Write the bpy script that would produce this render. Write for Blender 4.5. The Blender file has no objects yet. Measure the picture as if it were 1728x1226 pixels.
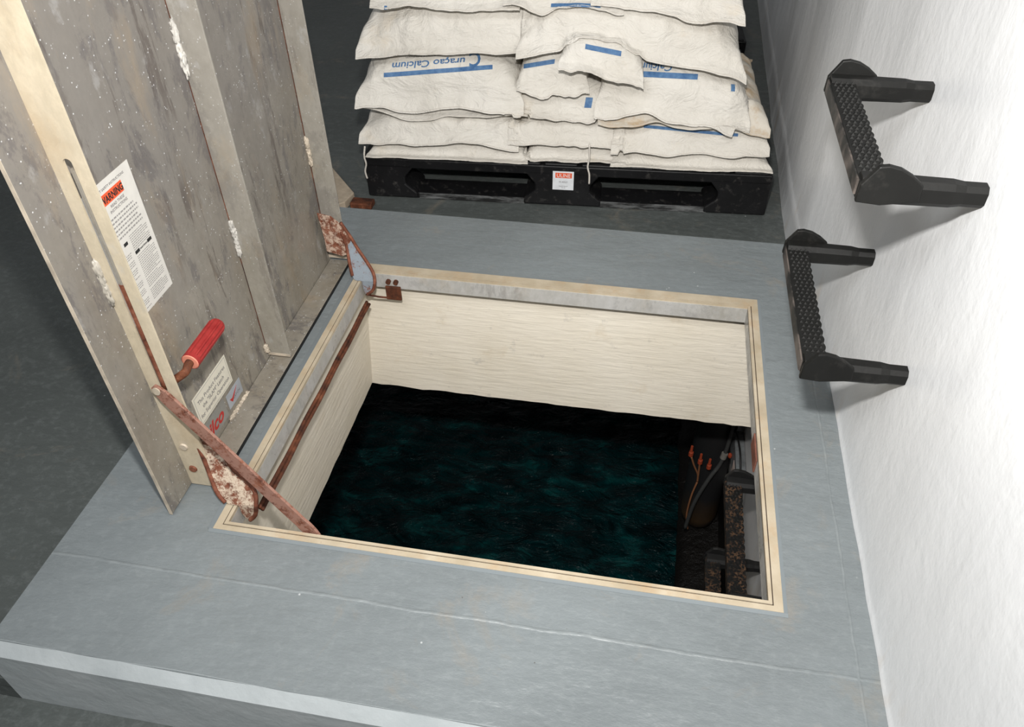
import bpy, bmesh, math, random
from mathutils import Vector, Matrix, noise
from mathutils.bvhtree import BVHTree
random.seed(7)
S = bpy.context.scene
COL = S.collection

# ------------------------------------------------------------------ camera
YAW, PITCH, ROLL, FPX = -0.1917, 0.7278, -0.0190, 1323.84
CAM = Vector((0.7024, -0.7488, 1.1618))
fwd = Vector((math.sin(YAW)*math.cos(PITCH), math.cos(YAW)*math.cos(PITCH), -math.sin(PITCH)))
r0 = Vector((math.cos(YAW), -math.sin(YAW), 0)); u0 = r0.cross(fwd)
rt = math.cos(ROLL)*r0 + math.sin(ROLL)*u0; up = rt.cross(fwd)
cd = bpy.data.cameras.new('camera'); cam = bpy.data.objects.new('camera', cd); COL.objects.link(cam)
cam.matrix_world = Matrix(((rt.x, up.x, -fwd.x, CAM.x), (rt.y, up.y, -fwd.y, CAM.y), (rt.z, up.z, -fwd.z, CAM.z), (0, 0, 0, 1)))
cd.sensor_fit = 'HORIZONTAL'; cd.sensor_width = 36; cd.lens = 36*FPX/1728
cd.clip_start = 0.02; cd.clip_end = 100
S.camera = cam

# ------------------------------------------------------------------ world, lights, exposure
S.view_settings.view_transform = 'Standard'; S.view_settings.look = 'None'
S.view_settings.gamma = 1; S.view_settings.use_curve_mapping = False
S.view_settings.exposure = 0.0
w = bpy.data.worlds.new('world'); S.world = w; w.use_nodes = True
w.node_tree.nodes['Background'].inputs[0].default_value = (0.95, 0.97, 1.0, 1)
w.node_tree.nodes['Background'].inputs[1].default_value = 0.11
# the photographer's flash, a small head above the lens
fl = bpy.data.lights.new('camera_flash', 'AREA'); fl.shape = 'RECTANGLE'; fl.size = 0.07; fl.size_y = 0.05
fl.energy = 33; fl.spread = math.radians(163); fl.color = (1.0, 0.975, 0.94)
flo = bpy.data.objects.new('camera_flash', fl); COL.objects.link(flo)
flo.location = (0.65, -0.60, 1.32)
flo.rotation_euler = Vector((0.08, 0.94, -0.38)).to_track_quat('-Z', 'Y').to_euler()

# unseen overhead fill lamp, added above and behind the photographer to brighten the near side
rl = bpy.data.lights.new('overhead_fill_light', 'AREA'); rl.shape = 'RECTANGLE'; rl.size = 1.6; rl.size_y = 0.8
rl.energy = 38; rl.color = (0.97, 0.99, 1.0)
rlo = bpy.data.objects.new('overhead_fill_light', rl); COL.objects.link(rlo); rlo.location = (-0.35, -1.3, 2.75)
rlo.rotation_euler = Vector((0.05, 0.35, -1)).to_track_quat('-Z', 'Y').to_euler()

# ------------------------------------------------------------------ material helpers
MATS = {}
def lin(c):
    return tuple(((v/255)/12.92 if v/255 <= 0.04045 else ((v/255+0.055)/1.055)**2.4) for v in c)
class NT:
    def __init__(s, name, rough=0.6, spec=0.4, metal=0.0):
        m = bpy.data.materials.new(name); m.use_nodes = True
        s.m = m; s.n = m.node_tree.nodes; s.l = m.node_tree.links
        s.b = s.n['Principled BSDF']
        s.b.inputs['Roughness'].default_value = rough
        s.b.inputs['Specular IOR Level'].default_value = spec
        s.b.inputs['Metallic'].default_value = metal
        s.tc = s.n.new('ShaderNodeTexCoord')
        MATS[name] = m
    def link(s, a, b): s.l.new(a, b)
    def vec(s, scale=(1, 1, 1), world=False):
        mp = s.n.new('ShaderNodeMapping'); mp.inputs['Scale'].default_value = scale
        if world:
            g = s.n.new('ShaderNodeNewGeometry'); s.link(g.outputs['Position'], mp.inputs['Vector'])
        else: s.link(s.tc.outputs['Object'], mp.inputs['Vector'])
        return mp.outputs['Vector']
    def noise(s, sc, detail=4, rough=0.55, scale=(1, 1, 1), dist=0.0, world=True):
        t = s.n.new('ShaderNodeTexNoise'); t.inputs['Scale'].default_value = sc
        t.inputs['Detail'].default_value = detail; t.inputs['Roughness'].default_value = rough
        t.inputs['Distortion'].default_value = dist
        s.link(s.vec(scale, world), t.inputs['Vector']); return t.outputs['Fac']
    def voro(s, sc, scale=(1, 1, 1), world=True):
        t = s.n.new('ShaderNodeTexVoronoi'); t.inputs['Scale'].default_value = sc
        s.link(s.vec(scale, world), t.inputs['Vector']); return t.outputs['Distance']
    def ramp(s, fac, stops):
        r = s.n.new('ShaderNodeValToRGB'); cr = r.color_ramp
        while len(cr.elements) > 1: cr.elements.remove(cr.elements[-1])
        for i, (p, c) in enumerate(stops):
            e = cr.elements[0] if i == 0 else cr.elements.new(p)
            e.position = p; e.color = (*c, 1) if len(c) == 3 else c
        s.link(fac, r.inputs['Fac']); return r.outputs['Color']
    def val(s, fac, a, b):   # smooth mask
        m = s.n.new('ShaderNodeMapRange'); m.inputs['From Min'].default_value = a; m.inputs['From Max'].default_value = b
        s.link(fac, m.inputs['Value']); return m.outputs['Result']
    def mix(s, fac, a, b, mode='MIX'):
        m = s.n.new('ShaderNodeMix'); m.data_type = 'RGBA'; m.blend_type = mode
        if isinstance(fac, float): m.inputs[0].default_value = fac
        else: s.link(fac, m.inputs[0])
        for v, i in ((a, 6), (b, 7)):
            if isinstance(v, tuple): m.inputs[i].default_value = (*v, 1)
            else: s.link(v, m.inputs[i])
        return m.outputs[2]
    def math(s, op, a, b):
        m = s.n.new('ShaderNodeMath'); m.operation = op
        for v, i in ((a, 0), (b, 1)):
            if isinstance(v, (int, float)): m.inputs[i].default_value = v
            else: s.link(v, m.inputs[i])
        return m.outputs[0]
    def pos(s, axis):
        g = s.n.new('ShaderNodeNewGeometry'); x = s.n.new('ShaderNodeSeparateXYZ')
        s.link(g.outputs['Position'], x.inputs[0]); return x.outputs[axis]
    def base(s, c):
        if isinstance(c, tuple): s.b.inputs['Base Color'].default_value = (*c, 1)
        else: s.link(c, s.b.inputs['Base Color'])
    def bump(s, h, strength=0.3, dist=0.002):
        bp = s.n.new('ShaderNodeBump'); bp.inputs['Strength'].default_value = strength; bp.inputs['Distance'].default_value = dist
        s.link(h, bp.inputs['Height']); s.link(bp.outputs['Normal'], s.b.inputs['Normal'])

def band(t, axis, centre, half):     # 1 on a thin line at a world coordinate, else 0
    d = t.math('ABSOLUTE', t.math('SUBTRACT', t.pos(axis), centre), 0)
    return t.val(d, half, half*0.35)

def floor_paint(name, c, seam):
    t = NT(name, 0.42, 0.45)
    col = t.mix(t.val(t.noise(2.5, 5), 0.35, 0.7), tuple(v*0.90 for v in c), tuple(v*1.10 for v in c))
    col = t.mix(t.math('MULTIPLY', t.val(t.noise(60, 4, 0.7), 0.5, 0.7), 0.10), col, (0.42, 0.45, 0.45))
    col = t.mix(t.math('MULTIPLY', t.val(t.noise(5.5, 6, 0.7, dist=0.6), 0.58, 0.70), 0.34), col, (0.29, 0.24, 0.18))
    spk = t.math('MULTIPLY', t.val(t.voro(38), 0.055, 0.03), t.val(t.noise(9, 2), 0.55, 0.62))
    col = t.mix(t.math('MULTIPLY', spk, 0.8), col, (0.07, 0.06, 0.055))
    chip = t.math('MULTIPLY', t.val(t.voro(21), 0.05, 0.02), t.val(t.noise(6.3, 2), 0.56, 0.6))
    col = t.mix(t.math('MULTIPLY', chip, 0.7), col, (0.62, 0.64, 0.64))
    h = t.math('ADD', t.math('MULTIPLY', t.noise(6, 6, 0.6, scale=(1, 2.2, 1)), 1.0), t.math('MULTIPLY', t.noise(45, 3), 0.12))
    if seam:
        wob = t.math('MULTIPLY', t.noise(7, 3), 0.012)
        d1 = t.math('ABSOLUTE', t.math('SUBTRACT', t.math('ADD', t.pos(1), wob), -0.0885), 0)
        d2 = t.math('ABSOLUTE', t.math('SUBTRACT', t.math('ADD', t.pos(0), wob), 1.110), 0)
        m1 = t.val(d1, 0.0035, 0.001); m2 = t.val(d2, 0.003, 0.001)
        m = t.math('MAXIMUM', m1, m2)
        broken = t.val(t.noise(9, 6, 0.75), 0.40, 0.75)
        col = t.mix(t.math('MULTIPLY', t.math('MULTIPLY', m, broken), 0.20), col, (0.60, 0.63, 0.63))
        h = t.math('ADD', h, t.math('MULTIPLY', m, 0.10))
    else:
        scr = t.math('MULTIPLY', t.val(t.noise(30, 3, scale=(1, 9, 1), dist=1.5), 0.68, 0.75), t.val(t.noise(3, 2), 0.5, 0.65))
        col = t.mix(t.math('MULTIPLY', scr, 0.5), col, (0.25, 0.22, 0.19))
    t.base(col); t.bump(h, 0.9, 0.009)
    return t.m
M_plat = floor_paint('platform_paint', (0.190, 0.212, 0.219), True)
M_floor = floor_paint('floor_paint', (0.086, 0.096, 0.092), False)

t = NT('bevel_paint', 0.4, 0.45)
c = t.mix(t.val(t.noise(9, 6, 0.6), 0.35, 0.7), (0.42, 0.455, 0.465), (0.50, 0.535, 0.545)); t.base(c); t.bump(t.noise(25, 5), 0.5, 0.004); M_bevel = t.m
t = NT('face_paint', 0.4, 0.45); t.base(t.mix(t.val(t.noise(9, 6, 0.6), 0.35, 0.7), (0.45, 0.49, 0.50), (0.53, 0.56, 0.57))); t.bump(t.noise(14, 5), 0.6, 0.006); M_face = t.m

t = NT('wall_paint', 0.38, 0.5)
c = t.mix(t.val(t.noise(3, 5), 0.3, 0.7), (0.77, 0.78, 0.79), (0.83, 0.84, 0.85))
st = t.math('MULTIPLY', t.val(t.pos(2), 0.09, 0.0), t.val(t.noise(12, 4, scale=(1, 1, 0.35)), 0.55, 0.72))
c = t.mix(t.math('MULTIPLY', st, 0.45), c, (0.55, 0.42, 0.28))
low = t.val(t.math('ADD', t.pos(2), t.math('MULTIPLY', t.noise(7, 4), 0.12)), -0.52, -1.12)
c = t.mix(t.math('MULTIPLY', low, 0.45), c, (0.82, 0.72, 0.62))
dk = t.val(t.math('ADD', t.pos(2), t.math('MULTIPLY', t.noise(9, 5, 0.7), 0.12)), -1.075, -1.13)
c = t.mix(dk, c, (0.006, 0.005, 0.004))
t.base(c)
h = t.math('ADD', t.noise(4, 5, 0.55, scale=(1, 1.4, 0.8)), t.math('MULTIPLY', t.math('ADD', t.noise(28, 4, 0.6, scale=(1, 1, 0.3)), t.noise(60, 2)), 0.14))
t.bump(h, 0.55, 0.008); M_wall = t.m

t = NT('shaft_concrete', 0.8, 0.2)
c = t.mix(t.val(t.noise(5, 5), 0.3, 0.7), (0.76, 0.695, 0.575), (0.85, 0.79, 0.68))
c = t.mix(t.math('MULTIPLY', t.val(t.noise(22, 5, 0.7), 0.62, 0.75), 0.5), c, (0.45, 0.42, 0.38))
c = t.mix(t.math('MULTIPLY', t.val(t.noise(7, 5, 0.7), 0.58, 0.72), 0.35), c, (0.62, 0.50, 0.34))
t.base(c)
h = t.math('ADD', t.noise(30, 5, 0.6, scale=(0.35, 0.35, 2.6)), t.math('MULTIPLY', t.noise(90, 3), 0.25)); t.bump(h, 0.6, 0.004); M_conc = t.m
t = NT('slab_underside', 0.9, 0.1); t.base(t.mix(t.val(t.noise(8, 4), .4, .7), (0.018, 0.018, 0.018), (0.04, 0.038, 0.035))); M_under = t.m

t = NT('cream_metal', 0.45, 0.5)
c = t.mix(t.val(t.noise(14, 5), 0.35, 0.68), (0.41, 0.34, 0.24), (0.54, 0.465, 0.35))
c = t.mix(t.math('MULTIPLY', t.val(t.noise(11, 6, 0.75), 0.50, 0.66), 0.6), c, (0.44, 0.30, 0.17))
c = t.mix(t.math('MULTIPLY', t.val(t.noise(90, 4, 0.8), 0.66, 0.74), 0.7), c, (0.24, 0.15, 0.09))
t.base(c); t.bump(t.noise(70, 4), 0.25, 0.001); M_cream = t.m

def galv(name, c1, c2, specks=1.0, stain=1.0, rust=0.25):
    t = NT(name, 0.5, 0.5, 0.0)
    c = t.mix(t.val(t.noise(7, 6, 0.6, scale=(1, 1, 0.4), dist=0.4), 0.33, 0.68), c1, c2)
    c = t.mix(t.math('MULTIPLY', t.val(t.noise(70, 5, 0.7, scale=(1, 1, 0.6)), 0.4, 0.75), 0.35), c, tuple(v*1.4 for v in c2))
    up_ = t.val(t.math('ADD', t.pos(2), t.math('MULTIPLY', t.noise(5, 4), 0.5)), 0.35, 0.85)     # greyer and darker towards the top
    c = t.mix(t.math('MULTIPLY', up_, 0.6*stain), c, (0.165, 0.155, 0.150))
    dk = t.val(t.noise(7.5, 9, 0.80, scale=(1.0, 1.6, 0.60), dist=0.35), 0.535, 0.585)
    c = t.mix(t.math('MULTIPLY', dk, 0.62*stain), c, (0.112, 0.103, 0.104))
    run = t.math('MULTIPLY', t.val(t.noise(15, 9, 0.8, scale=(1, 1.5, 0.20), dist=0.3), 0.555, 0.59), t.val(t.noise(4, 3), 0.42, 0.55))
    c = t.mix(t.math('MULTIPLY', run, 0.65*stain), c, (0.085, 0.068, 0.060))
    lt = t.val(t.noise(16, 6, 0.7, scale=(1, 1, 0.6)), 0.60, 0.68)
    c = t.mix(t.math('MULTIPLY', lt, 0.30), c, (0.46, 0.46, 0.46))
    c = t.mix(t.math('MULTIPLY', t.val(t.noise(5, 5, 0.7, scale=(1, 2, 0.6)), 0.55, 0.70), rust), c, (0.42, 0.30, 0.17))
    sp = t.math('MULTIPLY', t.val(t.voro(135), 0.20, 0.10), t.val(t.noise(45, 3), 0.50, 0.58))
    c = t.mix(t.math('MULTIPLY', sp, 0.85*specks), c, (0.70, 0.71, 0.72))
    t.base(c); t.bump(t.noise(50, 5), 0.3, 0.0012)
    t.link(t.val(t.noise(20, 4), 0.2, 0.9), t.b.inputs['Roughness'])
    return t.m
M_galv = galv('galvanised_skin', (0.205, 0.180, 0.142), (0.270, 0.248, 0.210))
M_galv2 = galv('galvanised_rib', (0.25, 0.23, 0.19), (0.32, 0.30, 0.26), 0.5, 0.45, 0.35)
M_galv3 = galv('galvanised_frame_leg', (0.36, 0.345, 0.31), (0.48, 0.475, 0.46), 0.3, 0.35, 0.35)
def rusty(name, bare, amt):
    t = NT(name, 0.7, 0.3)
    r = t.ramp(t.noise(42, 6, 0.7), [(0.3, (0.045, 0.016, 0.010)), (0.5, (0.17, 0.055, 0.030)), (0.7, (0.30, 0.125, 0.075))])
    c = t.mix(t.val(t.noise(38, 8, 0.85), amt-0.04, amt+0.05), bare, r)
    t.base(c); t.bump(t.noise(120, 5, 0.7), 0.6, 0.0015); return t.m
M_rust = rusty('heavy_rust', (0.42, 0.30, 0.24), 0.33)
M_rustred = rusty('flaking_rust', (0.60, 0.49, 0.38), 0.495)
M_hplate = rusty('hinge_plate_rust', (0.55, 0.42, 0.33), 0.475)
M_rustarm = rusty('arm_rust', (0.30, 0.16, 0.12), 0.52)
M_hweb = rusty('hinge_web_pale', (0.26, 0.30, 0.34), 0.56)
t = NT('rod_rust', 0.75, 0.3); t.base(t.ramp(t.noise(30, 5, 0.7), [(0.35, (0.03, 0.012, 0.008)), (0.6, (0.14, 0.045, 0.02)), (0.75, (0.32, 0.13, 0.07))])); t.bump(t.noise(90, 4), 0.5, 0.001); M_rod = t.m

def flat(name, c, rough=0.6, spec=0.4, nz=None, metal=0.0):
    t = NT(name, rough, spec, metal)
    a = nz or 0.08
    t.base(t.mix(t.val(t.noise(40, 4), 0.3, 0.7), tuple(v*(1-a) for v in c), tuple(min(1, v*(1+a)) for v in c))); return t.m
M_gask = flat('gasket_rubber', (0.05, 0.035, 0.025))
M_bolt = flat('pale_bolt', (0.50, 0.43, 0.34), 0.5, 0.5, 0.25)
M_white = flat('white_sealant', (0.52, 0.50, 0.46), 0.6, 0.3, 0.35)
M_paper = flat('label_paper', (0.62, 0.60, 0.56), 0.5, 0.4, 0.05)
M_paper2 = flat('cream_label_paper', (0.68, 0.64, 0.54), 0.5, 0.4, 0.05)
M_plabel = flat('pallet_label_paper', (0.72, 0.74, 0.76), 0.5)
M_ink = flat('black_ink', (0.02, 0.02, 0.02)); M_grey_ink = flat('grey_ink', (0.16, 0.15, 0.15))
M_fine_ink = flat('fine_print_ink', (0.27, 0.26, 0.25))
M_redink = flat('orange_red_ink', (0.72, 0.10, 0.035)); M_red2 = flat('red_script_ink', (0.42, 0.03, 0.025))
M_whiteink = flat('white_ink', (0.75, 0.75, 0.73))
M_foil = flat('foil_label', (0.33, 0.35, 0.38), 0.4, 0.5, 0.15); M_foil2 = flat('dark_foil', (0.24, 0.235, 0.215), 0.45, 0.5, 0.1)
t = NT('red_grip', 0.5, 0.4); t.base(t.mix(t.val(t.noise(60, 4), 0.3, 0.7), (0.24, 0.014, 0.014), (0.34, 0.032, 0.028))); t.bump(t.noise(140, 3), 0.3, 0.001); M_grip = t.m
M_gripend = flat('faded_grip_end', (0.68, 0.25, 0.17))
def black_plastic(name, c, ru, wear):
    t = NT(name, ru, 0.25)
    col = t.mix(t.val(t.noise(12, 5), 0.35, 0.7), c, tuple(v*1.5 for v in c))
    col = t.mix(t.math('MULTIPLY', t.val(t.noise(35, 5, 0.7, scale=(1, 1, 1)), 0.56, 0.72), wear), col, (0.13, 0.12, 0.11))
    t.base(col); t.bump(t.noise(150, 3), 0.3, 0.0008); return t.m
M_rung = black_plastic('black_rung_plastic', (0.006, 0.006, 0.0055), 0.5, 0.08)
M_tread = black_plastic('black_tread_plastic', (0.006, 0.006, 0.0055), 0.6, 0.05)
t = NT('worn_rung_edge', 0.55, 0.3); t.base(t.mix(t.val(t.noise(16, 5, 0.6, scale=(1, 1, 1)), 0.42, 0.6), (0.012, 0.012, 0.011), (0.12, 0.10, 0.088))); M_worn = t.m
t = NT('wet_rung', 0.55, 0.3); t.base(t.mix(t.math('MULTIPLY', t.val(t.voro(170), 0.46, 0.60), t.val(t.noise(50, 3, 0.6), 0.45, 0.60)), (0.007, 0.007, 0.007), (0.09, 0.050, 0.028))); t.bump(t.noise(120, 3), .4, .001); M_wet = t.m
M_pallet = black_plastic('black_pallet_plastic', (0.007, 0.007, 0.0075), 0.42, 0.35)
t = NT('pallet_scuffed', 0.5, 0.4); t.base(t.mix(t.val(t.noise(9, 6, 0.7, scale=(1, 6, 6)), 0.45, 0.65), (0.012, 0.012, 0.012), (0.16, 0.165, 0.165))); M_scuff = t.m
t = NT('woven_bag', 0.62, 0.3)
c = t.mix(t.val(t.noise(6, 5), 0.3, 0.7), (0.60, 0.565, 0.505), (0.69, 0.66, 0.605))
c = t.mix(t.math('MULTIPLY', t.val(t.noise(5, 5, 0.7), 0.60, 0.74), 0.35), c, (0.62, 0.50, 0.34))
t.base(c)
h = t.math('ADD', t.math('MULTIPLY', t.noise(18, 5, 0.6, scale=(1, 1, 1)), 1.0), t.math('MULTIPLY', t.noise(220, 2, scale=(1, .2, .2)), 0.05)); h = t.math('ADD', h, t.math('MULTIPLY', t.noise(9, 4, 0.6, scale=(1.2, 0.8, 2.2), dist=2.2), 1.2)); t.bump(h, 0.55, 0.014); M_bag = t.m
t = NT('stained_bag', 0.62, 0.3)
c = t.mix(t.val(t.noise(6, 5), 0.3, 0.7), (0.58, 0.53, 0.45), (0.66, 0.62, 0.55))
c = t.mix(t.math('MULTIPLY', t.val(t.noise(8, 6, 0.7), 0.50, 0.62), 0.7), c, (0.46, 0.31, 0.16))
t.base(c); t.bump(t.noise(18, 5, 0.6), 0.5, 0.01); M_bagstain = t.m
t = NT('blue_bag_ink', 0.6, 0.3); t.base(t.mix(t.val(t.noise(60, 5, 0.7), 0.35, 0.7), (0.045, 0.115, 0.26), (0.11, 0.22, 0.38))); M_blue = t.m
M_stitch = flat('stitch_thread', (0.60, 0.56, 0.50)); 
M_orange = flat('orange_connector', (0.34, 0.055, 0.022), 0.6, 0.2); M_wire = flat('tan_wire', (0.24, 0.10, 0.045)); M_cable = flat('black_cable', (0.008, 0.008, 0.008))
M_conduit = flat('grey_conduit', (0.045, 0.046, 0.045)); M_dpipe = NT('dark_pipe_plastic', 0.5, 0.4)
M_dpipe.base(M_dpipe.mix(M_dpipe.val(M_dpipe.math('ADD', M_dpipe.pos(2), M_dpipe.math('MULTIPLY', M_dpipe.noise(12, 4), 0.12)), -1.16, -1.30), (0.016, 0.016, 0.017), (0.050, 0.028, 0.012))); M_dpipe = M_dpipe.m
M_meter = flat('grey_box_plastic', (0.16, 0.17, 0.175), 0.5, 0.4, 0.3); M_mlabel = flat('pinkish_label', (0.62, 0.50, 0.44))
M_sludge = NT('wet_black_ledge', 0.35, 0.4); M_sludge.base((0.006, 0.005, 0.004)); M_sludge.bump(M_sludge.noise(35, 6, 0.7), 0.8, 0.01); M_sludge = M_sludge.m
M_wood = flat('tan_block', (0.40, 0.33, 0.25), 0.7, 0.2, 0.15)
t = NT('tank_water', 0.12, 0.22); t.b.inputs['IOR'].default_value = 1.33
c = t.ramp(t.noise(5.5, 5, 0.6, scale=(1, 1.7, 1), dist=1.0), [(0.38, (0.0003, 0.006, 0.007)), (0.56, (0.0008, 0.020, 0.022)), (0.74, (0.004, 0.070, 0.068))])  # ripple lights and darks put into the base colour as noise
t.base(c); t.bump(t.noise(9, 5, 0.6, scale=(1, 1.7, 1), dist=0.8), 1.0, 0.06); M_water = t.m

# ------------------------------------------------------------------ mesh helpers
def finish(name, bm, mat, parent=None, smooth=False, bevel=0.0, seg=2):
    me = bpy.data.meshes.new(name)
    bmesh.ops.recalc_face_normals(bm, faces=bm.faces)
    bm.to_mesh(me); bm.free()
    mats = mat if isinstance(mat, (list, tuple)) else [mat]
    for m in mats: me.materials.append(m)
    if smooth:
        for p in me.polygons: p.use_smooth = True
    o = bpy.data.objects.new(name, me); COL.objects.link(o)
    if bevel > 0:
        b = o.modifiers.new('bevel', 'BEVEL'); b.width = bevel; b.segments = seg; b.limit_method = 'ANGLE'; b.angle_limit = math.radians(35)
    if parent is not None:
        o.parent = parent; o.matrix_parent_inverse = Matrix.Translation(-parent.location) if False else Matrix.Identity(4)
        o.location = -parent.location if parent.get('_w') else (0, 0, 0)
    return o
def tag(o, label, cat, group=None):
    o['label'] = label; o['category'] = cat
    if group: o['group'] = group
    return o
def thing(name, loc, label, cat, group=None, rotz=0):
    """Empty at the thing's base; its parts are modelled in coordinates local to it"""
    o = bpy.data.objects.new(name, None); COL.objects.link(o); o.empty_display_size = 0.05
    o.location = loc; o.rotation_euler = (0, 0, rotz)
    return tag(o, label, cat, group)
def struct(name, bm, mat, **k):
    o = finish(name, bm, mat, **k); o['kind'] = 'structure'; return o
def box(bm, x0, x1, y0, y1, z0, z1, mi=0):
    v = [bm.verts.new(p) for p in ((x0, y0, z0), (x1, y0, z0), (x1, y1, z0), (x0, y1, z0), (x0, y0, z1), (x1, y0, z1), (x1, y1, z1), (x0, y1, z1))]
    for f in ((0, 3, 2, 1), (4, 5, 6, 7), (0, 1, 5, 4), (1, 2, 6, 5), (2, 3, 7, 6), (3, 0, 4, 7)):
        bm.faces.new([v[i] for i in f]).material_index = mi
    return v
def prism(bm, pts, axis, a, b, mi=0):
    """extrude a 2-D outline along an axis (0:x 1:y 2:z)"""
    def P(p, h):
        return (h, p[0], p[1]) if axis == 0 else (p[0], h, p[1]) if axis == 1 else (p[0], p[1], h)
    A = [bm.verts.new(P(p, a)) for p in pts]; B = [bm.verts.new(P(p, b)) for p in pts]
    n = len(pts)
    bm.faces.new(A).material_index = mi; bm.faces.new(B[::-1]).material_index = mi
    for i in range(n):
        bm.faces.new((A[i], A[(i+1) % n], B[(i+1) % n], B[i])).material_index = mi
def tube(bm, pts, r, n=10, caps=True, squash=1.0):
    pts = [Vector(p) for p in pts]; rs = r if isinstance(r, (list, tuple)) else [r]*len(pts)
    rings = []
    ref = Vector((0.13, 0.27, 0.95))
    for i, p in enumerate(pts):
        d = (pts[min(i+1, len(pts)-1)] - pts[max(i-1, 0)]).normalized()
        a = d.cross(ref)
        if a.length < 0.1: a = d.cross(Vector((1, 0, 0)))
        a.normalize(); b = a.cross(d).normalized()
        rings.append([bm.verts.new(p + rs[i]*(math.cos(2*math.pi*k/n)*a + squash*math.sin(2*math.pi*k/n)*b)) for k in range(n)])
    for i in range(len(rings)-1):
        for k in range(n):
            bm.faces.new((rings[i][k], rings[i][(k+1) % n], rings[i+1][(k+1) % n], rings[i+1][k]))
    if caps: bm.faces.new(rings[0][::-1]); bm.faces.new(rings[-1])
def smoothpath(pts, n=6):
    pts = [Vector(p) for p in pts]; out = []
    for i in range(len(pts)-1):
        p0 = pts[max(i-1, 0)]; p1 = pts[i]; p2 = pts[i+1]; p3 = pts[min(i+2, len(pts)-1)]
        for k in range(n):
            u = k/n
            out.append(0.5*((2*p1)+(p2-p0)*u+(2*p0-5*p1+4*p2-p3)*u*u+(3*p1-p0-3*p2+p3)*u**3))
    out.append(pts[-1]); return out
def blob(bm, c, rx, ry, rz, seed=0, amp=0.25):
    r = bmesh.ops.create_icosphere(bm, subdivisions=3, radius=1)
    for v in r['verts']:
        k = 1 + amp*noise.noise(v.co*2.2 + Vector((seed, 0, 0)))
        v.co = Vector((v.co.x*rx*k, v.co.y*ry*k, v.co.z*rz*k)) + Vector(c)
FONT = None
def text_bm(txt, size, align='LEFT', shear=0.0, extrude=0.0002, xs=1.0, spacing=1.0, bold=0.0):
    cu = bpy.data.curves.new('txt', 'FONT'); cu.body = txt; cu.size = size; cu.align_x = align; cu.shear = shear
    cu.extrude = extrude; cu.space_character = spacing; cu.resolution_u = 3; cu.offset = bold
    ob = bpy.data.objects.new('txt', cu); COL.objects.link(ob)
    dg = bpy.context.evaluated_depsgraph_get(); dg.update()
    me = bpy.data.meshes.new_from_object(ob.evaluated_get(dg))
    bm = bmesh.new(); bm.from_mesh(me)
    for v in bm.verts: v.co.x *= xs
    bpy.data.objects.remove(ob); bpy.data.curves.remove(cu); bpy.data.meshes.remove(me)
    return bm
def merge(dst, src, M=None, mi=None):
    """append bmesh src into dst"""
    if M is not None: bmesh.ops.transform(src, matrix=M, verts=src.verts)
    mp = {}
    for v in src.verts: mp[v] = dst.verts.new(v.co)
    for f in src.faces:
        try:
            g = dst.faces.new([mp[v] for v in f.verts]); g.material_index = f.material_index if mi is None else mi
        except ValueError: pass
    src.free()
def MX(origin, ex, ey, ez):
    m = Matrix.Identity(4)
    for i, e in enumerate((ex, ey, ez)):
        e = Vector(e)
        for r in range(3): m[r][i] = e[r]
    for r in range(3): m[r][3] = origin[r]
    return m

# ------------------------------------------------------------------ the place
L = 0.8532            # hatch frame, outer, front to back; width is 1.0
ZL = -0.105           # lower floor
WX = 1.140            # ladder wall
XE, YF, YB = -0.260, -0.262, 1.124
SLAB = -0.43
ZF = -0.175            # lower level in front of the platform

# platform: top ring round the opening with a wavy outline near the paint
def grid_patch(bm, x0, x1, y0, y1, z, nx, ny, amp=0.0015):
    g = []
    for j in range(ny+1):
        g.append([bm.verts.new((x0+(x1-x0)*i/nx, y0+(y1-y0)*j/ny, z)) for i in range(nx+1)])
    for j in range(ny):
        for i in range(nx): bm.faces.new((g[j][i], g[j][i+1], g[j+1][i+1], g[j+1][i]))
bm = bmesh.new()
xr = WX + 0.01
prism(bm, [(YF, 0), (YF, -0.035), (0.0, -0.035), (0.0, 0)], 0, XE, xr)      # front strip
prism(bm, [(L, 0), (L, -0.035), (YB-0.004, -0.035), (YB, -0.006), (YB-0.006, 0)], 0, XE, xr)
box(bm, XE, 0.0, 0.0, L, -0.035, 0); box(bm, 1.0, xr, 0.0, L, -0.035, 0)
struct('floor_platform', bm, M_plat)
# lighter chamfer along the platform front
bm = bmesh.new()
n = 60
rows = []
for i in range(n+1):
    x = XE-0.012 + (xr-XE+0.012)*i/n
    w1 = 0.003*noise.noise(Vector((x*6, 0, 0))); w2 = 0.002*noise.noise(Vector((x*7, 5, 0)))
    rows.append([bm.verts.new(p) for p in ((x, YF+0.001+w1, 0.0003), (x, YF-0.018, -0.021+w2), (x, YF-0.018, -0.0299), (x, YF+0.001, -0.0299))])
for i in range(n):
    for k in range(4): bm.faces.new((rows[i][k], rows[i+1][k], rows[i+1][(k+1) % 4], rows[i][(k+1) % 4]))
bm.faces.new(rows[0]); bm.faces.new(rows[-1][::-1])
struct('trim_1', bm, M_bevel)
bm = bmesh.new()
box(bm, XE-0.012, xr, YF-0.0179, YF+0.002, ZF, -0.030)
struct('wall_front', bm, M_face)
bm = bmesh.new()
box(bm, XE, XE+0.03, YF+0.02, YB-0.03, ZL, -0.035); box(bm, XE, xr, YB-0.03, YB-0.003, ZL, -0.035)
struct('trim_2', bm, M_plat, bevel=0.003)
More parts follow.
